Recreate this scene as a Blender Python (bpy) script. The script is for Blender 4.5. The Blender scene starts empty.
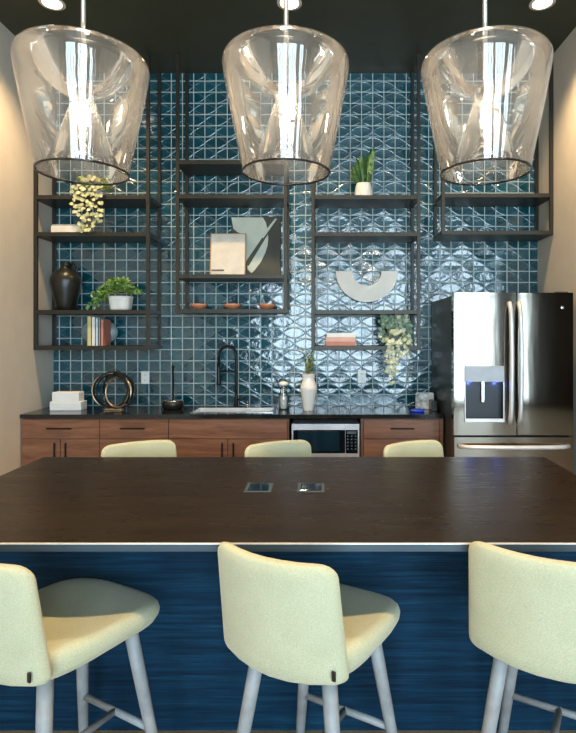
import bpy, bmesh, math, random
from mathutils import Vector, Matrix
random.seed(7)
C = bpy.context.scene.collection
SC = bpy.context.scene
R = math.radians
PI = math.pi

# ------------------------------------------------------------------ camera, world, daylight, exposure
F = 539.0                       # focal length in pixels of the 576 x 733 frame
CAMZ = 1.57
cam_d = bpy.data.cameras.new('camera')
cam = bpy.data.objects.new('camera', cam_d); C.objects.link(cam)
cam.location = (0, 0, CAMZ); cam.rotation_euler = (R(90), 0, 0)
cam_d.sensor_fit = 'AUTO'; cam_d.sensor_width = 36.0
cam_d.lens = 36.0 * F / 733.0
cam_d.shift_x = -35.0 / 733.0
cam_d.shift_y = -32.5 / 733.0
cam_d.clip_start = 0.05
SC.camera = cam

SC.view_settings.view_transform = 'Standard'
SC.view_settings.look = 'None'
SC.view_settings.gamma = 1.0
SC.view_settings.use_curve_mapping = False
SC.view_settings.exposure = 0.72
SC.cycles.use_denoising = True
SC.cycles.max_bounces = 10
SC.cycles.transparent_max_bounces = 24
SC.cycles.caustics_reflective = False
SC.cycles.caustics_refractive = False
SC.cycles.sample_clamp_indirect = 6.0

world = bpy.data.worlds.new('sky'); SC.world = world; world.use_nodes = True
world.node_tree.nodes['Background'].inputs[0].default_value = (0.62, 0.8, 1.0, 1)
world.node_tree.nodes['Background'].inputs[1].default_value = 1.2

REAR = -3.5                      # rear wall, behind the camera, holds the windows
WALL_L, WALL_R, WALL_B, CEIL = -2.450, 1.95, 4.9, 3.94
ROOM_R = 5.6
# openings of the rear wall: x0, x1, z0, z1
OPEN = [(-1.3, 0.35, 0.10, 3.7), (0.6, 2.2, 0.10, 3.7), (2.78, 3.70, 0.10, 3.7), (4.22, 4.45, 0.10, 3.7)]
DAY = (0.66, 0.86, 1.0)
for (x0, x1, z0, z1) in OPEN:
    ld = bpy.data.lights.new('daylight', 'AREA'); ld.shape = 'RECTANGLE'
    ld.size = x1 - x0; ld.size_y = z1 - z0
    ld.energy = 24.0 * (x1 - x0) * (z1 - z0); ld.color = DAY
    lo = bpy.data.objects.new('daylight', ld); C.objects.link(lo)
    lo.location = ((x0 + x1) / 2, REAR - 0.12, (z0 + z1) / 2); lo.rotation_euler = (R(90), 0, 0)
WARM = (1.0, 0.69, 0.37)

# ------------------------------------------------------------------ node / material helpers
class NT:
    def __init__(s, name):
        s.m = bpy.data.materials.new(name); s.m.use_nodes = True
        s.t = s.m.node_tree; s.n = s.t.nodes; s.l = s.t.links
        s.b = s.n['Principled BSDF']
    def node(s, typ, **kw):
        n = s.n.new(typ)
        for k, v in kw.items(): setattr(n, k, v)
        return n
    def put(s, sock, v):
        if isinstance(v, bpy.types.NodeSocket): s.l.new(v, sock)
        else: sock.default_value = v
    def M(s, op, a, b=0.0, c=0.0):
        n = s.node('ShaderNodeMath', operation=op)
        s.put(n.inputs[0], a); s.put(n.inputs[1], b); s.put(n.inputs[2], c)
        return n.outputs[0]
    def obj(s):
        return s.node('ShaderNodeTexCoord').outputs['Object']
    def xyz(s, v):
        n = s.node('ShaderNodeSeparateXYZ'); s.l.new(v, n.inputs[0]); return n.outputs
    def scale(s, v, sc):
        n = s.node('ShaderNodeMapping'); s.l.new(v, n.inputs[0]); n.inputs['Scale'].default_value = sc
        return n.outputs[0]
    def noise(s, v, scale, detail=3, rough=0.5, dist=0.0):
        n = s.node('ShaderNodeTexNoise'); s.l.new(v, n.inputs['Vector'])
        n.inputs['Scale'].default_value = scale; n.inputs['Detail'].default_value = detail
        n.inputs['Roughness'].default_value = rough; n.inputs['Distortion'].default_value = dist
        return n.outputs['Fac']
    def mix(s, f, a, b):
        n = s.node('ShaderNodeMix', data_type='RGBA')
        s.put(n.inputs[0], f); s.put(n.inputs[6], a); s.put(n.inputs[7], b)
        return n.outputs[2]
    def ramp(s, f, stops):
        n = s.node('ShaderNodeValToRGB'); s.l.new(f, n.inputs[0])
        e = n.color_ramp.elements
        while len(e) < len(stops): e.new(0.5)
        for i, (p, c) in enumerate(stops): e[i].position = p; e[i].color = (*c, 1)
        return n.outputs[0]
    def rng(s, v, a, b, c=0.0, d=1.0, smooth=False):
        n = s.node('ShaderNodeMapRange'); n.interpolation_type = 'SMOOTHSTEP' if smooth else 'LINEAR'
        s.put(n.inputs[0], v); s.put(n.inputs[1], a); s.put(n.inputs[2], b); s.put(n.inputs[3], c); s.put(n.inputs[4], d)
        return n.outputs[0]
    def bump(s, h, strength=0.3, dist=0.01):
        n = s.node('ShaderNodeBump'); s.l.new(h, n.inputs['Height'])
        n.inputs['Strength'].default_value = strength; n.inputs['Distance'].default_value = dist
        s.l.new(n.outputs[0], s.b.inputs['Normal']); return n

def mat(name, col, rough=0.5, metal=0.0, var=0.06, nscale=8.0, bump=0.0, bscale=60.0, coat=0.0, spec=0.5):
    t = NT(name); o = t.obj()
    f = t.noise(o, nscale, 3)
    lo = tuple(max(0, c * (1 - var * 2)) for c in col); hi = tuple(min(1, c * (1 + var * 2)) for c in col)
    t.l.new(t.ramp(f, [(0.3, lo), (0.7, hi)]), t.b.inputs['Base Color'])
    t.b.inputs['Roughness'].default_value = rough; t.b.inputs['Metallic'].default_value = metal
    t.b.inputs['Coat Weight'].default_value = coat; t.b.inputs['Specular IOR Level'].default_value = spec
    if bump: t.bump(t.noise(o, bscale, 4), bump, 0.004)
    return t.m

def wood(name, dark, light, rough=0.45, axis='x', scale=1.0, coat=0.0):
    t = NT(name); o = t.obj()
    st = {'x': (0.9, 7, 9), 'z': (9, 7, 0.9), 'y': (9, 0.9, 9)}[axis]
    v = t.scale(o, tuple(c * scale for c in st))
    f = t.noise(v, 2.2, 6, 0.62, 0.6)
    g = t.noise(v, 11.0, 4, 0.6)
    h = t.M('ADD', t.M('MULTIPLY', f, 0.7), t.M('MULTIPLY', g, 0.3))
    t.l.new(t.ramp(h, [(0.34, dark), (0.66, light)]), t.b.inputs['Base Color'])
    t.b.inputs['Roughness'].default_value = rough; t.b.inputs['Coat Weight'].default_value = coat
    t.bump(h, 0.12, 0.002)
    return t.m

def emit(name, col, strength):
    t = NT(name)
    t.b.inputs['Base Color'].default_value = (*col, 1)
    t.b.inputs['Emission Color'].default_value = (*col, 1)
    t.b.inputs['Emission Strength'].default_value = strength
    return t.m

def thin_glass(name, tint=(0.97, 0.96, 0.94), boost=0.06, rough=0.02, ior=1.5, haze=0.0):
    t = NT(name); t.n.remove(t.b)
    out = t.n['Material Output']
    tr = t.node('ShaderNodeBsdfTransparent'); tr.inputs[0].default_value = (*tint, 1)
    gl = t.node('ShaderNodeBsdfGlossy'); gl.inputs['Roughness'].default_value = rough
    gl.inputs[0].default_value = (1, 0.98, 0.95, 1)
    lw = t.node('ShaderNodeFresnel'); lw.inputs[0].default_value = ior
    f = t.M('ADD', t.M('MULTIPLY', lw.outputs[0], 1.25), boost)
    f = t.M('MINIMUM', f, 1.0)
    # slight thickness waves of blown glass
    bp = t.node('ShaderNodeBump'); bp.inputs['Strength'].default_value = 0.25; bp.inputs['Distance'].default_value = 0.01
    t.l.new(t.noise(t.scale(t.obj(), (1, 1, 0.5)), 9.0, 2), bp.inputs['Height']); t.l.new(bp.outputs[0], gl.inputs['Normal'])
    mx = t.node('ShaderNodeMixShader'); t.l.new(f, mx.inputs[0]); t.l.new(tr.outputs[0], mx.inputs[1]); t.l.new(gl.outputs[0], mx.inputs[2])
    last = mx.outputs[0]
    if haze:
        df = t.node('ShaderNodeBsdfTranslucent'); df.inputs[0].default_value = (0.9, 0.88, 0.85, 1)
        d2 = t.node('ShaderNodeBsdfDiffuse'); d2.inputs[0].default_value = (0.9, 0.88, 0.85, 1)
        m2 = t.node('ShaderNodeMixShader'); m2.inputs[0].default_value = 0.5
        t.l.new(df.outputs[0], m2.inputs[1]); t.l.new(d2.outputs[0], m2.inputs[2])
        m3 = t.node('ShaderNodeMixShader'); m3.inputs[0].default_value = haze
        t.l.new(last, m3.inputs[1]); t.l.new(m2.outputs[0], m3.inputs[2]); last = m3.outputs[0]
    t.l.new(last, out.inputs['Surface'])
    return t.m

def tile_material():
    t = NT('glazed_relief_tile'); x, y, z = t.xyz(t.obj())
    s = 0.1017
    u = t.M('DIVIDE', t.M('SUBTRACT', x, 0.35 - 60 * s), s)
    w = t.M('DIVIDE', t.M('SUBTRACT', z, 0.92 - 20 * s), s)
    row = t.M('FLOOR', w); colm = t.M('FLOOR', u)
    v = t.M('SUBTRACT', t.M('FRACT', w), 0.5); fu = t.M('FRACT', u)
    av = t.M('ABSOLUTE', v)
    g = t.M('MINIMUM', t.M('MINIMUM', fu, t.M('SUBTRACT', 1.0, fu)), t.M('SUBTRACT', 0.5, av))
    grout = t.rng(g, 0.026, 0.046, 1.0, 0.0)
    p = t.M('MODULO', row, 2.0)
    tt = t.M('ABSOLUTE', t.M('SUBTRACT', t.M('MODULO', t.M('SUBTRACT', t.M('ADD', u, 1.0), p), 2.0), 1.0))
    h = t.M('MULTIPLY', t.M('SUBTRACT', 1.0, t.M('MULTIPLY', tt, tt)), 0.45)
    d = t.M('SUBTRACT', av, h)
    ad = t.M('ABSOLUTE', d)
    ridge = t.rng(ad, 0.0, 0.07, 1.0, 0.0, True)
    cv = t.node('ShaderNodeCombineXYZ'); t.l.new(colm, cv.inputs[0]); t.l.new(row, cv.inputs[1])
    wn = t.node('ShaderNodeTexWhiteNoise'); wn.noise_dimensions = '2D'; t.l.new(cv.outputs[0], wn.inputs['Vector'])
    r = t.xyz(wn.outputs['Color'])
    tilt = t.M('ADD', t.M('MULTIPLY', t.M('SUBTRACT', r[0], 0.5), fu), t.M('MULTIPLY', t.M('SUBTRACT', r[1], 0.5), v))
    inside = t.M('MINIMUM', d, 0.0)            # negative inside the eye
    outside = t.M('MAXIMUM', d, 0.0)
    H = t.M('ADD', t.M('MULTIPLY', tilt, 0.035), t.M('MULTIPLY', ridge, 0.010))
    H = t.M('ADD', H, t.M('MULTIPLY', inside, 0.03))
    H = t.M('SUBTRACT', H, t.M('MULTIPLY', outside, 0.035))
    H = t.M('SUBTRACT', H, t.M('MULTIPLY', grout, 0.01))
    H = t.M('ADD', H, t.M('MULTIPLY', t.noise(t.obj(), 22.0, 2), 0.02))
    base = t.ramp(wn.outputs['Value'], [(0.0, (0.002, 0.046, 0.062)), (0.5, (0.003, 0.062, 0.086)), (1.0, (0.006, 0.084, 0.115))])
    c1 = t.mix(t.M('MULTIPLY', ridge, 0.28), base, (0.20, 0.36, 0.40, 1))
    c2 = t.mix(grout, c1, (0.50, 0.60, 0.58, 1))
    t.l.new(c2, t.b.inputs['Base Color'])
    t.l.new(t.rng(grout, 0, 1, 0.10, 0.8), t.b.inputs['Roughness'])
    t.b.inputs['Specular IOR Level'].default_value = 1.0; t.b.inputs['Coat Weight'].default_value = 0.15; t.b.inputs['Coat Roughness'].default_value = 0.05
    t.bump(H, 1.0, s)
    return t.m

def fabric(name, a, b, scale=420):
    t = NT(name); o = t.obj()
    f = t.noise(t.scale(o, (1, 1, 1)), scale, 2, 0.7); g = t.noise(o, 6, 3)
    h = t.M('ADD', t.M('MULTIPLY', f, 0.75), t.M('MULTIPLY', g, 0.25))
    t.l.new(t.ramp(h, [(0.36, a), (0.62, b)]), t.b.inputs['Base Color'])
    t.b.inputs['Roughness'].default_value = 0.92; t.b.inputs['Sheen Weight'].default_value = 0.25
    t.b.inputs['Specular IOR Level'].default_value = 0.2
    t.bump(f, 0.35, 0.002)
    return t.m

M = {}
M['tile'] = tile_material()
M['cream'] = mat('cream_wall_paint', (0.66, 0.60, 0.51), 0.7, var=0.015, bump=0.05, bscale=220)
M['ceil'] = mat('dark_green_ceiling_paint', (0.040, 0.043, 0.024), 0.45, var=0.05)
M['rear'] = wood('brown_panelling', (0.05, 0.028, 0.014), (0.10, 0.058, 0.030), 0.5, 'z')
M['mull'] = mat('dark_window_frame', (0.03, 0.03, 0.028), 0.4)
M['frame'] = mat('olive_black_metal', (0.032, 0.029, 0.020), 0.42, 0.35, var=0.05, bump=0.03)
M['counter'] = mat('black_stone', (0.012, 0.014, 0.015), 0.12, var=0.2, nscale=60, spec=0.6)
M['walnut'] = wood('walnut_veneer', (0.15, 0.062, 0.032), (0.34, 0.165, 0.095), 0.42, 'x')
M['walnut2'] = wood('walnut_end', (0.10, 0.045, 0.025), (0.20, 0.10, 0.055), 0.5, 'z')
M['black'] = mat('matte_black', (0.012, 0.012, 0.012), 0.35)
M['blackm'] = mat('black_metal', (0.015, 0.015, 0.016), 0.28, 0.6)
M['white'] = mat('white_ceramic', (0.88, 0.86, 0.80), 0.35, var=0.02, coat=0.2)
M['paper'] = mat('white_paper', (0.88, 0.90, 0.88), 0.8, var=0.02)
M['steel'] = mat('stainless_steel', (0.62, 0.62, 0.62), 0.2, 1.0, var=0.03)
M['chrome'] = mat('polished_nickel', (0.75, 0.70, 0.66), 0.1, 1.0, var=0.02)
M['terra'] = mat('terracotta', (0.50, 0.20, 0.10), 0.6, var=0.1)
M['leaf'] = mat('green_leaf', (0.19, 0.33, 0.09), 0.45, var=0.35, nscale=35)
M['leafd'] = mat('dark_green_leaf', (0.035, 0.11, 0.02), 0.4, var=0.4, nscale=30)
M['leafg'] = mat('grey_green_leaf', (0.25, 0.36, 0.24), 0.55, var=0.3, nscale=35)
M['leafc'] = mat('cream_leaf', (0.44, 0.46, 0.25), 0.5, var=0.25, nscale=35)
M['leafy'] = mat('lime_leaf', (0.36, 0.46, 0.10), 0.5, var=0.35, nscale=35)
M['stem'] = mat('stem_brown', (0.10, 0.10, 0.04), 0.6)
M['soil'] = mat('potting_soil', (0.03, 0.02, 0.012), 0.9, bump=0.5)
M['gold'] = mat('brushed_gold', (0.80, 0.62, 0.40), 0.28, 1.0)
M['canvas'] = mat('off_white_canvas', (0.72, 0.68, 0.60), 0.85, var=0.04, nscale=14, bump=0.15)
M['tan'] = mat('tan_wood_frame', (0.42, 0.28, 0.15), 0.5)
M['olive'] = mat('dark_olive_print', (0.055, 0.055, 0.038), 0.6, var=0.1)
M['sage'] = mat('pale_sage_print', (0.62, 0.66, 0.56), 0.75, var=0.03)
M['legs'] = mat('whitewashed_ash', (0.30, 0.315, 0.32), 0.5, var=0.08, nscale=20, bump=0.05)
M['fabric'] = fabric('pale_lime_wool', (0.40, 0.41, 0.26), (0.58, 0.58, 0.40))
M['clay'] = mat('black_clay', (0.014, 0.015, 0.012), 0.33, var=0.2, bump=0.1, bscale=25)
M['greym'] = mat('grey_glazed_clay', (0.26, 0.30, 0.30), 0.25, var=0.2)
M['clear'] = thin_glass('clear_glass', (0.97, 0.98, 0.98), 0.06)
M['lamp_glass'] = thin_glass('lamp_glass', (0.985, 0.975, 0.96), 0.035, 0.02, 1.5, haze=0.065)
M['rim'] = mat('smoked_rim', (0.030, 0.022, 0.016), 0.15, 0.3)
M['bulb'] = emit('bulb_light', (1.0, 0.88, 0.68), 40.0)
M['can'] = emit('downlight_lens', (1.0, 0.80, 0.66), 6.0)
M['blue_led'] = emit('dispenser_light', (0.10, 0.20, 1.0), 3.0)

def table_mat():
    t = NT('dark_walnut_laminate'); o = t.obj()
    v = t.scale(o, (1.0, 6, 6)); f = t.noise(v, 2.5, 5, 0.6, 0.4)
    t.l.new(t.ramp(f, [(0.3, (0.013, 0.0075, 0.003)), (0.7, (0.025, 0.0145, 0.006))]), t.b.inputs['Base Color'])
    t.l.new(t.rng(t.noise(v, 9, 3), 0.3, 0.7, 0.26, 0.34), t.b.inputs['Roughness'])
    t.b.inputs['Specular IOR Level'].default_value = 0.2
    return t.m
M['table'] = table_mat()
M['edge'] = mat('metal_edge_band', (0.05, 0.075, 0.095), 0.5, 0.2)
def panel_mat():
    t = NT('blue_grasscloth'); o = t.obj()
    f = t.noise(t.scale(o, (3, 3, 95)), 1.0, 5, 0.65, 0.5); g = t.noise(t.scale(o, (2.2, 2.2, 1.0)), 2.0, 3)
    h = t.M('ADD', t.M('MULTIPLY', f, 0.72), t.M('MULTIPLY', g, 0.28))
    t.l.new(t.ramp(h, [(0.30, (0.0015, 0.009, 0.018)), (0.52, (0.003, 0.030, 0.066)), (0.74, (0.010, 0.068, 0.125))]), t.b.inputs['Base Color'])
    t.b.inputs['Roughness'].default_value = 0.7; t.b.inputs['Specular IOR Level'].default_value = 0.15; t.bump(f, 0.3, 0.003)
    return t.m
M['panel'] = panel_mat()
def floor_mat():
    t = NT('oak_planks'); o = t.obj()
    br = t.node('ShaderNodeTexBrick'); t.l.new(o, br.inputs['Vector'])
    br.inputs['Scale'].default_value = 1.0; br.inputs['Brick Width'].default_value = 1.4; br.inputs['Row Height'].default_value = 0.16
    br.inputs['Mortar Size'].default_value = 0.003
    br.inputs['Color1'].default_value = (0.36, 0.26, 0.16, 1); br.inputs['Color2'].default_value = (0.44, 0.33, 0.22, 1); br.inputs['Mortar'].default_value = (0.10, 0.07, 0.04, 1)
    f = t.noise(t.scale(o, (1.2, 14, 1)), 3, 5)
    t.l.new(t.mix(t.M('MULTIPLY', f, 0.35), br.outputs['Color'], (0.16, 0.10, 0.06, 1)), t.b.inputs['Base Color'])
    t.b.inputs['Roughness'].default_value = 0.4
    return t.m
M['floor'] = floor_mat()
def brushed(name, col, rough):
    t = NT(name); o = t.obj()
    f = t.noise(t.scale(o, (160, 160, 2)), 1.0, 3)
    w = t.noise(t.scale(o, (7, 7, 1.1)), 1.0, 2)
    t.b.inputs['Base Color'].default_value = (*col, 1); t.b.inputs['Metallic'].default_value = 1.0
    t.l.new(t.rng(f, 0.3, 0.7, rough * 0.85, rough * 1.2), t.b.inputs['Roughness'])
    t.bump(w, 0.12, 0.004)
    return t.m
M['fridge'] = brushed('dark_stainless', (0.27, 0.245, 0.205), 0.07)
M['fridge_side'] = mat('fridge_side_charcoal', (0.02, 0.026, 0.026), 0.4)
M['handle'] = mat('satin_steel_handle', (0.80, 0.80, 0.79), 0.45, 0.5)
M['dark_glass'] = mat('dark_glass', (0.006, 0.010, 0.014), 0.05, var=0.1, spec=0.8)
def books(name, c): M[name] = mat(name, c, 0.6, var=0.05)
books('book_yellow', (0.62, 0.55, 0.24)); books('book_cream', (0.75, 0.70, 0.58)); books('book_blue', (0.55, 0.68, 0.76))
books('book_grey', (0.25, 0.29, 0.32)); books('book_red', (0.55, 0.22, 0.15)); books('book_white', (0.78, 0.78, 0.74)); books('book_pink', (0.70, 0.42, 0.34))
M['blue_item'] = mat('blue_plastic', (0.03, 0.08, 0.65), 0.35)
M['print'] = mat('printed_card', (0.62, 0.60, 0.55), 0.6, var=0.35, nscale=22)

# ------------------------------------------------------------------ mesh helpers
class MB:
    def __init__(s): s.bm = bmesh.new(); s.mi = 0; s.smooth = False
    def _mark(s, fs, smooth):
        for f in fs: f.material_index = s.mi; f.smooth = smooth
    def box(s, x0, x1, y0, y1, z0, z1, bev=0.0, mtx=None):
        r = bmesh.ops.create_cube(s.bm, size=1.0)
        vs = r['verts']
        bmesh.ops.scale(s.bm, vec=(x1 - x0, y1 - y0, z1 - z0), verts=vs)
        bmesh.ops.translate(s.bm, vec=((x0 + x1) / 2, (y0 + y1) / 2, (z0 + z1) / 2), verts=vs)
        fs = set(f for v in vs for f in v.link_faces)
        s._mark(fs, False)
        if bev > 0:
            es = list(set(e for v in vs for e in v.link_edges))
            rr = bmesh.ops.bevel(s.bm, geom=es, offset=bev, segments=2, affect='EDGES', profile=0.5)
            s._mark(rr['faces'], False); vs = list(set(v for f in rr['faces'] for v in f.verts) | set(v for v in vs if v.is_valid))
        if mtx is not None: bmesh.ops.transform(s.bm, matrix=mtx, verts=[v for v in vs if v.is_valid])
        return s
    def rings(s, rings, cap0=True, cap1=True, close=True):
        vr = [[s.bm.verts.new(p) for p in ring] for ring in rings]
        fs = []; n = len(vr[0])
        for a, b in zip(vr, vr[1:]):
            for i in range(n if close else n - 1):
                j = (i + 1) % n
                fs.append(s.bm.faces.new((a[i], a[j], b[j], b[i])))
        if cap0: fs.append(s.bm.faces.new(list(reversed(vr[0]))))
        if cap1: fs.append(s.bm.faces.new(vr[-1]))
        s._mark(fs, True); return s
    def lathe(s, prof, c=(0, 0), seg=32, cap0=True, cap1=True, sx=1.0, sy=1.0):
        return s.rings([[(c[0] + r * math.cos(2 * PI * i / seg) * sx, c[1] + r * math.sin(2 * PI * i / seg) * sy, z) for i in range(seg)] for r, z in prof], cap0, cap1)
    def tube(s, pts, rad, seg=10, closed=False):
        P = [Vector(p) for p in pts]; n = len(P)
        rr = rad if isinstance(rad, (list, tuple)) else [rad] * n
        rings = []; up = Vector((0, 0, 1)); prev = None
        for i in range(n):
            if closed: d = P[(i + 1) % n] - P[i - 1]
            else: d = P[min(i + 1, n - 1)] - P[max(i - 1, 0)]
            d.normalize()
            if prev is None:
                a = up.cross(d)
                if a.length < 0.1: a = Vector((1, 0, 0)).cross(d)
            else:
                a = prev - d * prev.dot(d)
            a.normalize(); prev = a; b = d.cross(a)
            rings.append([P[i] + (a * math.cos(2 * PI * k / seg) + b * math.sin(2 * PI * k / seg)) * rr[i] for k in range(seg)])
        if closed:
            rings.append(rings[0])
            s.rings(rings, False, False); bmesh.ops.remove_doubles(s.bm, verts=s.bm.verts[:], dist=1e-6)
            return s
        return s.rings(rings)
    def leaf(s, p, d, length, width, up=None, bend=0.2, n=4):
        d = Vector(d).normalized(); up = Vector(up or (0, 0, 1))
        side = d.cross(up)
        if side.length < 0.05: side = d.cross(Vector((1, 0, 0)))
        side.normalize(); nn = side.cross(d).normalized(); p = Vector(p)
        L = []; 
        for i in range(n + 1):
            t = i / n; w = width * 0.5 * math.sin(PI * min(0.98, max(0.03, t * 0.93 + 0.05))) ** 0.8
            c = p + d * length * t - nn * bend * length * t * t
            L.append((c - side * w + nn * w * 0.25, c, c + side * w + nn * w * 0.25))
        vs = [[s.bm.verts.new(q) for q in row] for row in L]; fs = []
        for a, b in zip(vs, vs[1:]):
            for k in range(2): fs.append(s.bm.faces.new((a[k], a[k + 1], b[k + 1], b[k])))
        s._mark(fs, True); return s
    def build(s, name, mats, parent=None, origin=None, subsurf=0, solid=0.0):
        if not isinstance(mats, (list, tuple)): mats = [mats]
        if origin is not None: bmesh.ops.translate(s.bm, vec=-Vector(origin), verts=s.bm.verts[:])
        bmesh.ops.recalc_face_normals(s.bm, faces=s.bm.faces[:])
        me = bpy.data.meshes.new(name); s.bm.to_mesh(me); s.bm.free()
        for m in mats: me.materials.append(m)
        o = bpy.data.objects.new(name, me); C.objects.link(o)
        if origin is not None: o.location = origin
        if parent: o.parent = parent
        if solid: md = o.modifiers.new('thickness', 'SOLIDIFY'); md.thickness = solid
        if subsurf: md = o.modifiers.new('smooth', 'SUBSURF'); md.levels = subsurf; md.render_levels = subsurf
        return o

def tag(o, label=None, cat=None, group=None, kind=None):
    if label: o['label'] = label
    if cat: o['category'] = cat
    if group: o['group'] = group
    if kind: o['kind'] = kind
    return o
def empty(name, loc, label, cat, group=None, rz=0.0):
    o = bpy.data.objects.new(name, None); C.objects.link(o); o.empty_display_size = 0.1
    o.location = loc; o.rotation_euler = (0, 0, rz); return tag(o, label, cat, group)
def dup(root, loc, label, rz=None):
    r = root.copy(); C.objects.link(r); r.location = loc; r['label'] = label
    if rz is not None: r.rotation_euler = (0, 0, rz)
    for ch in list(root.children):
        c = ch.copy(); C.objects.link(c); c.parent = r
        for g in list(ch.children):
            d = g.copy(); C.objects.link(d); d.parent = c
    return r
def struct(name, mb, m, label=None):
    o = mb.build(name, m); o['kind'] = 'structure'
    return o
def X(px, D): return (px - 323.0) / F * D
def Z(py, D): return CAMZ - (py - 334.0) / F * D

# ------------------------------------------------------------------ the room
struct('floor', MB().box(WALL_L - 0.1, ROOM_R + 0.1, REAR - 0.1, WALL_B + 0.1, -0.1, 0), M['floor'])
struct('ceiling', MB().box(WALL_L - 0.1, ROOM_R + 0.1, REAR - 0.1, WALL_B + 0.1, CEIL, CEIL + 0.1), M['ceil'])
struct('wall_back', MB().box(WALL_L - 0.1, WALL_R, WALL_B, WALL_B + 0.1, 0, CEIL), M['tile'])
struct('wall_left', MB().box(WALL_L - 0.1, WALL_L, REAR, WALL_B, 0, CEIL), M['cream'])
struct('wall_right', MB().box(WALL_R, WALL_R + 0.12, 3.93, WALL_B + 0.1, 0, CEIL).box(WALL_R, ROOM_R, 3.93, 4.05, 0, CEIL), M['cream'])
struct('wall_far_right', MB().box(ROOM_R, ROOM_R + 0.1, REAR, 4.05, 0, CEIL), M['cream'])
rw = MB(); zlo, zhi = OPEN[0][2], OPEN[0][3]
rw.box(WALL_L - 0.1, ROOM_R, REAR - 0.1, REAR, 0, zlo).box(WALL_L - 0.1, ROOM_R, REAR - 0.1, REAR, zhi, CEIL)
xs = [WALL_L - 0.1] + [v for o in OPEN for v in o[:2]] + [ROOM_R]
for a, b in zip(xs[0::2], xs[1::2]): rw.box(a, b, REAR - 0.1, REAR, zlo, zhi)
struct('wall_rear', rw, M['rear'])
for k, (x0, x1, z0, z1) in enumerate(OPEN):
    m = MB(); t = 0.05
    m.box(x0, x0 + t, REAR - 0.08, REAR - 0.02, z0, z1).box(x1 - t, x1, REAR - 0.08, REAR - 0.02, z0, z1)
    m.box(x0, x1, REAR - 0.08, REAR - 0.02, z0, z0 + t).box(x0, x1, REAR - 0.08, REAR - 0.02, z1 - t, z1)
    n = max(1, round((x1 - x0) / 0.42))
    for i in range(1, n): xx = x0 + (x1 - x0) * i / n; m.box(xx - t / 2, xx + t / 2, REAR - 0.08, REAR - 0.02, z0, z1)
    m.box(x0, x1, REAR - 0.08, REAR - 0.02, 2.35, 2.4)
    struct('window_%d' % (k + 1), m, M['mull'])

# ------------------------------------------------------------------ island
isl = empty('kitchen_island', (-0.155, 2.25, 0), 'long kitchen island with dark brown top and blue textured front', 'island')
def loc(mb, name, m, root, **k):
    o = mb.build(name, m, None, **k); o.parent = root
    mi = Matrix.Translation(root.location) @ Matrix.Rotation(root.rotation_euler[2], 4, 'Z')
    o.matrix_parent_inverse = mi.inverted(); return o
loc(MB().box(-1.48, 1.17, 1.680, 2.85, 0.905, 0.92, 0.002), 'tabletop', M['table'], isl)
e = loc(MB().box(-1.478, 1.168, 1.676, 2.848, 0.893, 0.9045, 0.001).box(-1.48, 1.17, 1.674, 1.6795, 0.905, 0.916), 'edge_band', M['edge'], isl)
loc(MB().box(-1.48, 1.17, 1.673, 1.6795, 0.9162, 0.9198), 'painted_edge_highlight', M['handle'], isl)  # pale strip stands in for the grey highlight along the front edge
loc(MB().box(-1.42, 1.11, 2.13, 2.15, 0.004, 0.89), 'front_panel', M['panel'], isl)
loc(MB().box(-1.42, 1.11, 2.151, 2.50, 0.0, 0.892), 'base', M['black'], isl)

po = empty('power_outlet', (X(259, 2.275), 2.275, 0.9205), 'dark flush power socket in the island top, left of the pair', 'socket', 'flush sockets in the island top')
b = MB().box(-0.056, 0.056, -0.066, 0.066, 0, 0.0025, 0.001).build('frame', M['edge'], po)
MB().box(-0.044, 0.044, -0.05, 0.05, 0.0025, 0.0045, 0.001).build('cover', M['dark_glass'], po)
MB().box(-0.03, 0.03, 0.052, 0.062, 0.0025, 0.006).build('latch', M['black'], po)
dup(po, (X(311, 2.275), 2.275, 0.9205), 'dark flush power socket in the island top, right of the pair')

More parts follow.
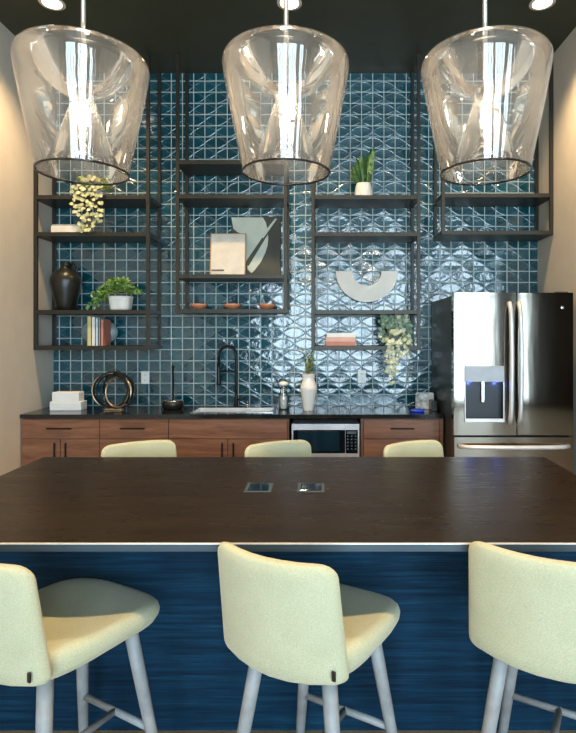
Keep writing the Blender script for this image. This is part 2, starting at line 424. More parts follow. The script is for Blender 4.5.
# ------------------------------------------------------------------ stools
def outline(n, a, b, e):
    out = []
    for i in range(n):
        th = 2 * PI * (i + 0.5) / n; c, s_ = math.cos(th), math.sin(th)
        out.append((a * math.copysign(abs(c) ** (2 / e), c), b * math.copysign(abs(s_) ** (2 / e), s_)))
    return out
def make_stool():
    root = empty('bar_stool', (0, 0, 0), 'x', 'stool', 'pale lime bar stools around the island')
    N = 48
    # seat
    pl = outline(N, 1, 1, 3.0)
    def seat_pt(px, py, sc, z):
        x = px * sc; y = py * sc
        hw = 0.222 + 0.022 * y
        yy = y * 0.256 + 0.038
        dish = -0.016 * max(0, 1 - x * x) * max(0, 1 - y * y) if z > 0.65 else 0
        droop = -0.022 * max(0, y) ** 3
        rear = -0.02 * max(0, -y) if z < 0.64 else 0
        return (x * hw, yy, z + dish + droop + rear + (0.012 * x * x if z > 0.65 else 0.01 * x * x))
    prof = [(0.02, 0.585), (0.5, 0.585), (0.82, 0.590), (0.94, 0.604), (0.99, 0.625), (1.0, 0.640), (0.985, 0.656), (0.94, 0.668), (0.85, 0.675), (0.65, 0.676), (0.35, 0.676), (0.02, 0.676)]
    MB().rings([[seat_pt(x, y, s, z) for x, y in pl] for s, z in prof]).build('seat', M['fabric'], root)
    # backrest
    def rrect(ru, rl, hx=1.0, hz=1.0):
        out = []
        for (cx0, cz0, r_, a0) in ((hx, hz, ru, 0), (-hx, hz, ru, 90), (-hx, -hz, rl, 180), (hx, -hz, rl, 270)):
            sx_, sz_ = math.copysign(1, cx0), math.copysign(1, cz0)
            for i in range(6):
                th = R(a0 + 90 * i / 5)
                out.append((cx0 - sx_ * r_ + r_ * math.cos(th), cz0 - sz_ * r_ + r_ * math.sin(th)))
            nx = {0: (-1, 0), 90: (0, -1), 180: (1, 0), 270: (0, 1)}[a0]
            L_ = 2 * (hx if nx[0] else hz) - r_ - (rl if a0 in (90, 180) else ru)
            for i in range(1, 6): out.append((out[-1][0] + nx[0] * L_ / 6, out[-1][1] + nx[1] * L_ / 6))
        return out
    ol = rrect(0.24, 0.12)
    def back_pt(px, pz, sc, t):
        x = px * sc * 0.207; zz = pz * sc
        z = 0.786 + zz * 0.170
        if pz < 0: z -= 0.010 * (1 - (px * sc) ** 2) * (-zz)
        x *= 1 - 0.03 * zz
        y = -0.235 + 0.055 * (x / 0.2) ** 2 - (z - 0.62) * 0.13 + t; x -= 0.004
        return (x, y, z)
    bp = [(0.02, -0.020), (0.4, -0.020), (0.75, -0.020), (0.93, -0.0195), (0.975, -0.014), (1.0, 0.0), (0.975, 0.014), (0.93, 0.0195), (0.75, 0.020), (0.4, 0.020), (0.02, 0.020)]
    MB().rings([[back_pt(x, z, s, t) for x, z in ol] for s, t in bp]).build('backrest', M['fabric'], root)
    # seam piping between back and seat
    MB().box(0.180, 0.191, -0.222, -0.217, 0.640, 0.665, 0.0, None).build('label_tag', M['black'], root)
    for sx in (-1, 1):
        for sy in (-1, 1):
            top = (sx * 0.122, 0.02 + sy * 0.150 , 0.60); bot = (sx * 0.208, 0.02 + sy * 0.225, 0)
            P = [tuple(top[k] + (bot[k] - top[k]) * t for k in range(3)) for t in (0, 0.3, 0.6, 0.9, 1)]
            MB().tube(P, [0.023, 0.022, 0.0195, 0.0165, 0.0155], 16).build('leg', M['legs'], root)
    MB().box(-0.12, 0.12, -0.12, 0.14, 0.578, 0.592, 0.004).build('seat_frame', M['black'], root)
    zf = 0.235
    q = 0.122 + 0.086 * (1 - zf / 0.6); qy = 0.150 + 0.075 * (1 - zf / 0.6)
    MB().tube([(-q, .02 + qy, zf), (q, .02 + qy, zf)], 0.012, 12).build('footrest', M['legs'], root)
    MB().tube([(-q, .02 - qy, zf), (q, .02 - qy, zf)], 0.012, 12).build('footrest', M['legs'], root)
    MB().tube([(0, .02 - qy, zf), (0, .02 + qy, zf)], 0.012, 12).build('stretcher', M['legs'], root)
    return root
st = make_stool()
a = R(-29)
st.location = (-0.84, 1.72, 0); st.rotation_euler = (0, 0, a)
st['label'] = 'pale lime upholstered bar stool at the front of the island, cut by the left edge'
dup(st, (-0.027, 1.725, 0), 'pale lime upholstered bar stool in the middle of the near side of the island', a)
dup(st, (0.73, 1.725, 0), 'pale lime bar stool on the near side, cut by the right edge of the photo', R(-30))
for (px, nm) in ((138, 'stool backrest showing beyond the island below the black ring sculpture'), (276.5, 'stool backrest showing beyond the island in front of the sink cabinet'), (411, 'stool backrest showing beyond the island next to the fridge')):
    xb = X(px, 3.05)
    dup(st, (xb + 0.113, 2.84, 0), 'pale lime ' + nm, R(208))

# ------------------------------------------------------------------ base cabinets, microwave
CF = 4.375     # cabinet face
def bar_handle(root, x, z, length, vertical, parent_name='handle'):
    m = MB(); y0 = CF - 0.034
    if vertical:
        m.box(x - 0.006, x + 0.006, y0, y0 + 0.010, z - length / 2, z + length / 2, 0.002)
        for k in (-1, 1): m.box(x - 0.005, x + 0.005, y0 + 0.008, CF - 0.018, z + k * (length / 2 - 0.02) - 0.005, z + k * (length / 2 - 0.02) + 0.005)
    else:
        m.box(x - length / 2, x + length / 2, y0, y0 + 0.010, z - 0.006, z + 0.006, 0.002)
        for k in (-1, 1): m.box(x + k * (length / 2 - 0.02) - 0.005, x + k * (length / 2 - 0.02) + 0.005, y0 + 0.008, CF - 0.018, z - 0.005, z + 0.005)
    return m
def cabinet(name, label, x0, x1, drawer, doors, dh=None, handles=(), group='walnut base cabinets under the black worktop'):
    root = empty(name, ((x0 + x1) / 2, 4.62, 0), label, 'cabinet', group)
    m = MB().box(x0, x0 + .018, CF + 0.002, 4.898, 0.10, 0.886).box(x1 - .018, x1, CF + 0.002, 4.898, 0.10, 0.886).box(x0 + .018, x1 - .018, CF + 0.002, 4.898, 0.10, 0.12).box(x0 + .018, x1 - .018, 4.88, 4.898, 0.12, 0.886).box(x0 + .018, x1 - .018, CF + .002, CF + .02, 0.12, 0.886).box(x0, x1, CF + 0.06, 4.89, 0.0, 0.10)
    loc(m, 'body', M['walnut2'], root)
    g = 0.0025; zt = 0.878; zd = Z(438.5, CF)
    d = loc(MB().box(x0 + g, x1 - g, CF - 0.018, CF, zd + g, zt, 0.0015), 'drawer', M['walnut'], root)
    if drawer: loc(bar_handle(root, drawer[0], Z(428.5, CF - 0.02), drawer[1], False), 'handle', M['blackm'], root).parent = root
    n = doors; w = (x1 - x0) / n
    for i in range(n):
        xa, xb = x0 + i * w, x0 + (i + 1) * w
        loc(MB().box(xa + g, xb - g, CF - 0.018, CF, 0.11, zd - g, 0.0015), 'door', M['walnut'], root)
        if n == 2: hx = xb - 0.045 if i == 0 else xa + 0.045
        else: hx = handles[0]
        loc(bar_handle(root, hx, zd - 0.10, 0.14, True), 'handle', M['blackm'], root)
    # hang each handle on the front it belongs to
    dr = [c for c in root.children if c.name.startswith('drawer')][0]
    ds = [c for c in root.children if c.name.startswith('door')]
    hs = [c for c in root.children if c.name.startswith('handle')]
    pi = dr.matrix_parent_inverse.copy()
    def rehang(h, p):
        h.parent = p; h.matrix_parent_inverse = Matrix.Identity(4)
    if drawer: rehang(hs[0], dr); hs = hs[1:]
    for h, p in zip(hs, ds): rehang(h, p)
    return root
cx = [X(22.3, CF), X(100.6, CF), X(169, CF), X(287.5, CF), X(363.3, CF), X(439, CF)]
cabinet('base_cabinet', 'walnut base cabinet at the left wall with one drawer over two doors', cx[0], cx[1], (X(60.5, CF), 0.20), 2)
cabinet('base_cabinet', 'walnut base cabinet under the black ring sculpture, second from the left wall', cx[1], cx[2], (X(133.5, CF), 0.20), 1, handles=(X(160, CF),))
cabinet('base_cabinet', 'wide walnut sink cabinet with plain false front over two doors', cx[2], cx[3], None, 2)
cabinet('base_cabinet', 'walnut base cabinet between the microwave and the fridge', cx[4], cx[5], (X(402, CF), 0.19), 1, handles=(X(397.5, CF),))
fp = MB().box(cx[5] + .001, X(442.8, CF), CF - 0.015, 4.898, 0.0, 0.886).build('filler_panel', M['walnut']); tag(fp, 'narrow walnut end panel beside the fridge closing the cabinet run', 'panel')
# microwave unit
mx0, mx1 = cx[3], cx[4]
mc = empty('microwave_cabinet', ((mx0 + mx1) / 2, 4.62, 0), 'open walnut cabinet niche holding the built in microwave', 'cabinet')
loc(MB().box(mx0 + 0.001, mx0 + 0.014, CF - 0.015, 4.898, 0.0, 0.886).box(mx1 - 0.022, mx1 - 0.001, CF - 0.015, 4.898, 0.0, 0.886).box(mx0 + 0.014, mx1 - 0.022, CF, 4.898, 0.40, 0.42), 'body', M['walnut2'], mc)
loc(MB().box(mx0 + 0.014, mx1 - 0.022, 4.86, 4.89, 0.42, 0.886), 'back_panel', M['black'], mc)
loc(MB().box(mx0 + 0.014, mx1 - 0.022, CF - 0.012, CF + 0.02, 0.11, 0.40, 0.001), 'drawer', M['walnut'], mc)
MX0, MX1 = X(291.7, CF - 0.01), X(359.3, CF - 0.01); MZ1 = Z(424, CF - 0.01); MZ0 = MZ1 - 0.30
MY = CF - 0.01
M['mws'] = mat('microwave_steel', (0.75, 0.75, 0.76), 0.42, 0.8)
mw = empty('microwave', ((MX0 + MX1) / 2, MY + 0.2, 0.42), 'stainless steel built in microwave with dark glass door', 'microwave')
loc(MB().box(MX0, MX1, MY + 0.02, MY + 0.40, 0.42, MZ1, 0.003), 'body', M['mws'], mw)
XS = X(345.5, MY)
def ring_frame(x0, x1, z0, z1, l, r, b, t, y0, y1):
    return MB().box(x0, x1, y0, y1, z1 - t, z1).box(x0, x1, y0, y1, z0, z0 + b).box(x0, x0 + l, y0, y1, z0 + b, z1 - t).box(x1 - r, x1, y0, y1, z0 + b, z1 - t)
gz0, gz1 = Z(453.5, MY), Z(430, MY)
loc(ring_frame(MX0, XS - 0.002, 0.43, MZ1, 0.012, 0.001, gz0 - 0.43, MZ1 - gz1, MY, MY + 0.019), 'door_frame', M['mws'], mw)
loc(MB().box(MX0 + 0.012, XS - 0.003, MY + 0.004, MY + 0.018, gz0, gz1), 'door_glass', M['dark_glass'], mw)
loc(ring_frame(XS, MX1, 0.43, MZ1, 0.001, 0.012, gz0 - 0.43, MZ1 - gz1, MY, MY + 0.019), 'control_frame', M['mws'], mw)
cp = loc(MB().box(XS + 0.001, MX1 - 0.012, MY + 0.002, MY + 0.018, gz0, gz1), 'control_panel', M['dark_glass'], mw)
bt = MB(); w = (MX1 - 0.012 - XS) 
for i in range(3):
    for j in range(5):
        xx = XS + 0.018 + i * (w - 0.036) / 2; zz = gz1 - 0.05 - j * 0.026
        bt.box(xx - 0.006, xx + 0.006, MY - 0.001, MY + 0.002, zz - 0.005, zz + 0.005)
bt.box(XS + 0.012, MX1 - 0.024, MY - 0.0005, MY + 0.002, gz1 - 0.032, gz1 - 0.012)
loc(bt, 'button_pad', mat('button_grey', (0.10, 0.14, 0.16), 0.4), mw)
loc(MB().box(MX0 + 0.05, XS - 0.05, MY + 0.002, MY + 0.0045, gz0 + 0.018, gz1 - 0.012, 0.001), 'window_screen', mat('microwave_window', (0.008, 0.03, 0.05), 0.06, spec=0.9), mw)

# worktop with the sink cut out
SX0, SX1, SY0, SY1 = -1.085, -0.425, 4.455, 4.745
ct = MB(); cy0, cy1 = 4.352, 4.899; cxa, cxb = WALL_L + 0.001, X(443.6, 4.352); z0, z1 = 0.888, 0.92
ct.box(cxa, SX0, cy0, cy1, z0, z1).box(SX1, cxb, cy0, cy1, z0, z1).box(SX0, SX1, cy0, SY0, z0, z1).box(SX0, SX1, SY1, cy1, z0, z1)
tag(ct.build('worktop', M['counter']), 'long glossy black worktop over the walnut cabinets', 'worktop')
sk = empty('kitchen_sink', ((SX0 + SX1) / 2, 4.6, 0.92), 'stainless steel sink set in the black worktop', 'sink')
b = MB(); t = 0.004; zb = 0.74
b.box(SX0 + .003, SX1 - .003, SY1 - t - .003, SY1 - .003, zb, 0.919).box(SX0 + .003, SX1 - .003, SY0 + .003, SY0 + t + .003, zb, 0.919).box(SX0 + .003, SX0 + t + .003, SY0 + .003, SY1 - .003, zb, 0.919).box(SX1 - t - .003, SX1 - .003, SY0 + .003, SY1 - .003, zb, 0.919).box(SX0 + .003, SX1 - .003, SY0 + .003, SY1 - .003, zb - t, zb)
loc(b, 'basin', mat('satin_steel', (0.85, 0.86, 0.86), 0.35, 0.6), sk)
loc(ring_frame(0, 1, 0, 1, .1, .1, .1, .1, 0, 1) and MB().box(SX0 - .012, SX1 + .012, SY0 - .012, SY0 + .006, .9205, .924).box(SX0 - .012, SX1 + .012, SY1 - .006, SY1 + .012, .9205, .924).box(SX0 - .012, SX0 + .006, SY0 + .006, SY1 - .006, .9205, .924).box(SX1 - .006, SX1 + .012, SY0 + .006, SY1 - .006, .9205, .924), 'rim', M['steel'], sk)
loc(MB().lathe([(0.03, zb + .0005), (0.03, zb + .004), (0.01, zb + .006)], ((SX0 + SX1) / 2, 4.6), 20), 'drain', M['chrome'], sk)
# faucet
fx, fy = -0.775, 4.815
fa = empty('kitchen_faucet', (fx, fy, 0.92), 'tall black spring neck faucet behind the sink', 'faucet')
loc(MB().lathe([(0.026, 0.9205), (0.026, 0.93), (0.019, 0.94), (0.017, 1.02), (0.013, 1.03), (0.013, 1.06)], (fx, fy), 20), 'base', M['blackm'], fa)
r = 0.078; zt = 1.375
arc = [(fx, fy, 1.03 + (zt - 1.03) * i / 6) for i in range(6)] + [(fx - r + r * math.cos(th), fy, zt + r * 1.1 * math.sin(th)) for th in [PI * i / 12 for i in range(13)]] + [(fx - 2 * r, fy, 1.30)]
loc(MB().tube(arc, 0.0115, 12), 'neck', M['blackm'], fa)
sp = MB()
L = [Vector(p) for p in arc]; dist = [0]
for p, q in zip(L, L[1:]): dist.append(dist[-1] + (q - p).length)
turns = 34; pts = []
for i in range(turns * 8):
    s_ = dist[-1] * i / (turns * 8 - 1); k = max(j for j in range(len(dist)) if dist[j] <= s_ + 1e-9); k = min(k, len(L) - 2)
    f_ = (s_ - dist[k]) / (dist[k + 1] - dist[k]); c = L[k].lerp(L[k + 1], f_); d = (L[k + 1] - L[k]).normalized()
    n1 = Vector((0, 1, 0)); n2 = d.cross(n1); th = 2 * PI * i / 8
    pts.append(c + (n1 * math.cos(th) + n2 * math.sin(th)) * 0.0145)
loc(MB().tube(pts, 0.0025, 5), 'spring', M['blackm'], fa)
loc(MB().lathe([(0.011, 1.30), (0.016, 1.27), (0.017, 1.18), (0.022, 1.13), (0.022, 1.115)], (fx - 2 * r, fy), 18), 'spray_head', M['blackm'], fa)
loc(MB().tube([(fx, fy, 1.235), (fx - 2 * r, fy, 1.235)], 0.007, 10), 'support_arm', M['blackm'], fa)
loc(MB().tube([(fx, fy, 0.985), (fx + 0.045, fy, 0.985), (fx + 0.085, fy, 1.0)], [0.010, 0.010, 0.006], 10), 'lever', M['blackm'], fa)
sd = MB().lathe([(0.016, 0.9205), (0.016, 0.93), (0.009, 0.935), (0.009, 0.955), (0.013, 0.958), (0.013, 0.968)], (X(247.5, 4.8), 4.8), 16).build('sink_button', M['steel'])
tag(sd, 'small steel push button on the worktop right of the faucet', 'button')

# ------------------------------------------------------------------ fridge
FX0, FX1, FY, FZ = X(453.8, 4.04), X(573.5, 4.04), 4.04, Z(292.5, 4.04)
fr = empty('fridge', ((FX0 + FX1) / 2, 4.45, 0), 'dark stainless french door fridge with water dispenser', 'fridge')
loc(MB().box(FX0 + 0.004, FX1 - 0.004, FY + 0.075, 4.885, 0.03, FZ - 0.02, 0.004).box(FX0 + 0.03, FX1 - 0.03, FY + 0.10, 4.85, 0.0, 0.03), 'body', M['fridge_side'], fr)
ZS = Z(436, FY); XM = X(516.7, FY)
dx0, dx1 = X(464.5, FY), X(504, FY); dz1, dz0 = Z(366, FY), Z(422, FY); cz1 = Z(381.5, FY); cz0 = Z(419, FY)
ld = MB(); y0, y1 = FY, FY + 0.070
ld.box(FX0, XM - .002, y0, y1, cz1, FZ, 0).box(FX0, XM - .002, y0, y1, ZS + .006, cz0, 0).box(FX0, dx0 + .006, y0, y1, cz0, cz1).box(dx1 - .006, XM - .002, y0, y1, cz0, cz1)
bmesh.ops.remove_doubles(ld.bm, verts=ld.bm.verts[:], dist=1e-5)
dl = loc(ld, 'left_door', M['fridge'], fr)
loc(MB().box(dx0 + .006, dx1 - .006, y0 + .058, y0 + .064, cz0, cz1), 'dispenser_recess', mat('dispenser_back', (0.008, 0.010, 0.016), 0.35), fr)
loc(MB().box(dx0, dx1, y0 - .012, y0 - .0005, cz1 - 0.002, dz1, 0.003), 'dispenser_control', mat('dispenser_grey', (0.42, 0.43, 0.45), 0.5, 0.3), fr)
loc(MB().box(dx0, dx1, y0 - .016, y0 - .0005, dz0, cz0 + 0.004, 0.003).box(dx0, dx0 + .006, y0 - .008, y0 - .0005, cz0, cz1).box(dx1 - .006, dx1, y0 - .008, y0 - .0005, cz0, cz1), 'dispenser_tray', M['handle'], fr)
loc(MB().box((dx0 + dx1) / 2 - .012, (dx0 + dx1) / 2 + .012, y0 + .03, y0 + .05, cz1 - .16, cz1, .003), 'dispenser_paddle', M['steel'], fr)
for k in (-1, 1):
    cxx = (dx0 + dx1) / 2 + k * 0.10
    loc(MB().box(cxx - .016, cxx + .016, y0 + .02, y0 + .035, cz1 - .006, cz1 - .001), 'dispenser_light', M['blue_led'], fr)
    pl = bpy.data.lights.new('dispenser_lamp', 'POINT'); pl.energy = 0.16; pl.color = (0.12, 0.25, 1.0); pl.shadow_soft_size = 0.01
    po_ = bpy.data.objects.new('dispenser_lamp', pl); C.objects.link(po_); po_.location = (cxx, y0 + .03, cz1 - .02)
loc(MB().box(XM + .002, FX1, y0, y1, ZS + .006, FZ, .004), 'right_door', M['fridge'], fr)
loc(MB().box(FX0, FX1, y0, y1, 0.06, ZS - .006, .004), 'freezer_drawer', M['fridge'], fr)
def bow(x, za, zb):
    pts = []
    for i in range(17):
        t = i / 16; zz = za + (zb - za) * t; yy = y0 - 0.005 - 0.055 * min(1, (math.sin(PI * t)) ** 0.35)
        pts.append((x, yy, zz))
    return pts
for hx in (X(511.5, 3.99), X(521, 3.99)):
    loc(MB().tube(bow(hx, Z(302, 3.98), Z(425, 3.98)), 0.0165, 12), 'handle', M['handle'], fr)
hp = []
for i in range(17):
    t = i / 16; hp.append((X(460, 4.0) + (X(571, 4.0) - X(460, 4.0)) * t, y0 - 0.005 - 0.05 * min(1, math.sin(PI * t) ** 0.35), Z(447.5, 3.99)))
loc(MB().tube(hp, 0.0165, 12), 'handle', M['handle'], fr)
em = MB().lathe([(0.013, 0), (0.013, 0.002), (0.010, 0.003)], (0, 0), 20)
bmesh.ops.transform(em.bm, matrix=Matrix.Translation((X(562.5, FY), y0 - .0002, Z(307.5, FY))) @ Matrix.Rotation(R(90), 4, 'X'), verts=em.bm.verts[:])
loc(em, 'emblem', M['steel'], fr)
for hx in (FX0 + .03, FX1 - .12): loc(MB().box(hx, hx + .09, y0 + .02, y0 + .07, FZ, FZ + .008, .002), 'hinge_cover', M['fridge_side'], fr)

# ------------------------------------------------------------------ hanging shelf units
SF = 4.557
def shelf_unit(label, x0, x1, tops):
    root = empty('shelf_unit', ((x0 + x1) / 2, (SF + WALL_B) / 2, tops[-1]), label, 'shelf', 'black metal shelf units hung from the ceiling')
    p = 0.028; zb = tops[-1] - 0.034
    for x in (x0, x1 - p):
        for y in (SF, WALL_B - 0.001 - p):
            loc(MB().box(x, x + p, y, y + p, zb, CEIL - 0.001, 0.001), 'post', M['frame'], root)
    for z in tops:
        loc(MB().box(x0 + p + .0005, x1 - p - .0005, SF + 0.001, WALL_B - 0.002, z - 0.034, z, 0.001).box(x0 + .001, x0 + p + .0005, SF + p + .0005, WALL_B - p - 0.002, z - 0.034, z).box(x1 - p - .0005, x1 - .001, SF + p + .0005, WALL_B - p - 0.002, z - 0.034, z), 'shelf_board', M['frame'], root)
    return root
TA = [2.745, 2.432, 1.773, 1.469]
shelf_unit('black metal shelf unit against the left wall holding jug, planter and books', WALL_L + 0.001, X(149.3, SF), TA)
shelf_unit('black metal shelf unit with framed art above three terracotta bowls', X(175.6, SF), X(287, SF), [3.041, 2.751, 2.075, 1.781])
shelf_unit('black metal shelf unit around the white half ring, snake plant on top', X(311.3, SF), X(420.5, SF), TA)
shelf_unit('empty black metal shelf unit above the fridge at the right wall', X(441.7, SF), WALL_R - 0.001, [2.76, 2.445])

# ------------------------------------------------------------------ things on the left shelf unit
D = 4.70
def pot(root, prof, cx_, cy_, m, seg=28, sx=1, sy=1): return loc(MB().lathe(prof, (cx_, cy_), seg, sx=sx, sy=sy), 'pot', m, root)
# trailing plant, top shelf
z = TA[0]; px_ = X(96, 4.66)
tp = empty('trailing_plant', (px_, 4.66, z), 'cream and green trailing plant hanging over the top shelf near the left wall', 'plant')
pot(tp, [(0.04, z + .001), (0.055, z + .10), (0.058, z + .115), (0.05, z + .115), (0.048, z + .10)], X(99, 4.68), 4.68, M['white'])
sm, lf, lg = MB(), MB(), MB()
rnd = random.Random(3)
def trail(sm, lf, start, over_y, x_end, z_end, rn, step=0.035, size=0.045, wob=0.02):
    s_ = Vector(start); pts = [s_, Vector(((start[0] + x_end) / 2, over_y + .02, start[2] + .03)), Vector((x_end, over_y, start[2] - .05))]
    zz = start[2] - .05
    while zz > z_end:
        zz -= step * rn.uniform(.8, 1.25); pts.append(Vector((x_end + rn.uniform(-wob, wob) * .5, over_y + rn.uniform(-.008, .008), zz)))
    sm.tube(pts, 0.0022, 5)
    for p in pts[1:]:
        for k in (-1, 1):
            d = Vector((k * rn.uniform(.3, 1), rn.uniform(-.5, -.1), rn.uniform(-1.0, .3)))
            lf.leaf(p + Vector((0, 0, rn.uniform(-.018, .018))), d, size * rn.uniform(.6, 1.0), size * rn.uniform(.7, 1.0), (0, -1, .3), 0.2)
for (dx, ze, w) in ((-.075, 2.50, 0), (-.03, 2.46, 0), (-.12, 2.66, 0), (.045, 2.55, 0), (.085, 2.53, 0), (.01, 2.47, 0)):
    trail(sm, lf, (X(99, 4.68), 4.66, z + .11), SF - .03, px_ + dx, ze, rnd, 0.052, 0.044)
for i in range(80):
    th = rnd.uniform(0, 2 * PI); el = rnd.uniform(0, 1.2)
    d = (math.cos(th) * math.cos(el), math.sin(th) * math.cos(el) * .7 - .2, math.sin(el))
    lg.leaf((X(97, 4.68) + rnd.uniform(-.13, .13), 4.66 + rnd.uniform(-.06, .02), z + rnd.uniform(.05, .15)), d, .055, .042)
loc(sm, 'stems', M['stem'], tp); loc(lf, 'trailing_leaves', M['leafc'], tp); loc(lg, 'foliage', M['leafy'], tp)
# book lying on second shelf
z = TA[1]
def book(name, label, mcover, x, y, z, w, d, h, rz=0, stand=False, group=None):
    root = empty(name, (x, y, z + .0005), label, 'book', group, rz)
    c = MB(); t = 0.003
    if stand:   # spine towards the room: x thickness w, depth d, height h
        c.box(-w / 2, -w / 2 + t, -d / 2, d / 2, 0, h).box(w / 2 - t, w / 2, -d / 2, d / 2, 0, h).box(-w / 2, w / 2, -d / 2, -d / 2 + t, 0, h)
        c.build('cover', mcover, root); MB().box(-w / 2 + t, w / 2 - t, -d / 2 + t, d / 2 - .004, .003, h - .004).build('pages', M['book_cream'], root)
    else:
        c.box(-w / 2, w / 2, -d / 2, d / 2, 0, t).box(-w / 2, w / 2, -d / 2, d / 2, h - t, h).box(-w / 2, w / 2, -d / 2, -d / 2 + t, t, h - t)
        c.build('cover', mcover, root); MB().box(-w / 2 + .003, w / 2 - .003, -d / 2 + t, d / 2 - .004, t, h - t).build('pages', M['book_cream'], root)
    return root
book('closed_book', 'thick cream book lying flat on the shelf under the trailing plant', M['book_cream'], X(70, 4.66), 4.70, z, 0.27, 0.20, 0.062)
book('closed_book', 'thin grey book lying on top of the thick cream book', M['book_grey'], X(69, 4.66), 4.705, z + .063, 0.24, 0.18, 0.014)
# jug on third shelf
z = TA[2]; jx = X(65, 4.7); jy = 4.72; k = 4.7 / F
jg = empty('ceramic_jug', (jx, jy, z), 'tall matt black ceramic jug with small loop handle at the left wall', 'jug')
hw = [(8, 309), (9.5, 305), (11.5, 297), (13.8, 287), (15, 280), (14.2, 275), (10.5, 270), (6.2, 267), (4.6, 264), (4.8, 261.5), (6.0, 260.5)]
pr = [(a_ * k, z + .001 + (309 - b_) * k) for a_, b_ in hw]; pr += [(4.6 * k, pr[-1][1] - .001), (3.6 * k, pr[-1][1] - .03)]
loc(MB().lathe(pr, (jx, jy), 40), 'body', M['clay'], jg)
zt = z + (309 - 262) * k
hd = [(jx + 4.4 * k, jy, zt - .012), (jx + .065, jy, zt + .002), (jx + .088, jy, zt - .025), (jx + .092, jy, zt - .06), (jx + .086, jy, zt - .10)]
loc(MB().tube(hd, 0.009, 10), 'handle', M['clay'], jg)
# succulent planter
sx_ = X(120, 4.68); sy_ = 4.70
pp = empty('succulent_planter', (sx_, sy_, z), 'white planter with green succulents spilling left beside the black jug', 'plant')
pr = [(0.078, z + .001), (0.086, z + .02), (0.096, z + .10), (0.100, z + .125), (0.092, z + .125), (0.09, z + .115)]
loc(MB().rings([[(sx_ + a_ * r_, sy_ + b_ * r_ * .8, z_) for a_, b_ in outline(32, 1, 1, 3.2)] for r_, z_ in pr]), 'pot', M['white'], pp)
ff, fy2, st2 = MB(), MB(), MB()
def rosette(m, c, r_, n, rn, tilt=(0, -0.5, 1)):
    ax = Vector(tilt).normalized(); q = ax.to_track_quat('Z', 'Y')
    for ring_, (cnt, el, ln) in enumerate(((n, .25, 1), (n - 2, .7, .8), (n - 3, 1.15, .55))):
        for i in range(cnt):
            th = 2 * PI * i / cnt + ring_ * .4 + rn.uniform(-.1, .1)
            d = q @ Vector((math.cos(th) * math.cos(el), math.sin(th) * math.cos(el), math.sin(el)))
            m.leaf(c, d, r_ * ln, r_ * .5, ax, -0.15)
for (dx, dz_, r_) in ((0, .18, .085), (-.06, .17, .075), (.065, .17, .075), (-.04, .225, .07), (.035, .235, .075), (-.10, .15, .07), (.10, .17, .06), (-.15, .12, .06), (-.19, .07, .055), (-.12, .19, .05)):
    rosette(ff if rnd.random() < .6 else fy2, Vector((sx_ + dx, sy_ - .04 + rnd.uniform(-.02, .02), z + dz_)), r_, 8, rnd, (dx * 4, -.8, 1))
for i in range(60):
    c = Vector((sx_ + rnd.uniform(-.12, .11), sy_ + rnd.uniform(-.07, .05), z + rnd.uniform(.13, .25)))
    fy2.leaf(c, (rnd.uniform(-1, 1), rnd.uniform(-1, .2), rnd.uniform(.1, 1)), .055, .04)
for i, (ex, ez) in enumerate(((-.17, .17), (-.20, .10), (-.24, .05), (-.27, .03), (-.19, .04), (.17, .18), (.21, .16), (-.22, .14))):
    p0 = Vector((sx_ + (-.07 if ex < 0 else .07), sy_ - .03, z + .14)); p1 = Vector((sx_ + ex, sy_ - .07, z + ez)); pm = (p0 + p1) / 2 + Vector((0, -.01, .035))
    P = [p0.lerp(pm, t).lerp(pm.lerp(p1, t), t) for t in [j / 8 for j in range(9)]]
    st2.tube(P, .0025, 5)
    for p in P[2:]:
        for s_ in (-1, 1): ff.leaf(p, (rnd.uniform(-.8, .8), -.6, s_ * rnd.uniform(.2, 1)), .038, .024)
loc(ff, 'foliage', M['leaf'], pp); loc(fy2, 'rosettes', M['leafy'], pp); loc(st2, 'stems', M['stem'], pp)
# bottom shelf: books and round vase
z = TA[3]; xx = X(87.3, 4.60)
for (mn, w_, h_, lb) in (('book_yellow', .038, .25, 'yellow spined book, leftmost of the upright row by the round grey vase'), ('book_white', .032, .245, 'white book standing next to the yellow book'), ('book_blue', .025, .235, 'pale blue book standing in the middle of the short row'), ('book_grey', .020, .235, 'grey book standing beside the pale blue book'), ('book_red', .028, .225, 'brick red book at the right of the upright row')):
    book('upright_book', lb, M[mn], xx + w_ / 2, 4.67, z, w_ - .001, .15, h_, stand=True, group='books standing on the lowest left shelf'); xx += w_
vz = empty('round_vase', (X(99, 4.81), 4.82, z), 'round grey glazed vase standing behind the upright books', 'vase')
prs = []
for i in range(17):
    th = -PI / 2 + .45 + (PI - .75) * i / 16; prs.append((0.165 * math.cos(th), z + .118 + .118 * math.sin(th)))
prs[0] = (prs[0][0], z + .001)
loc(MB().lathe(prs + [(.035, z + .235), (.03, z + .22)], (X(99, 4.81), 4.82), 36, sy=.4), 'body', M['greym'], vz)
loc(MB().lathe([(.030, z + .228), (.034, z + .236), (.038, z + .243), (.028, z + .243)], (X(99, 4.81), 4.82), 24, sy=.6), 'lip', M['greym'], vz)

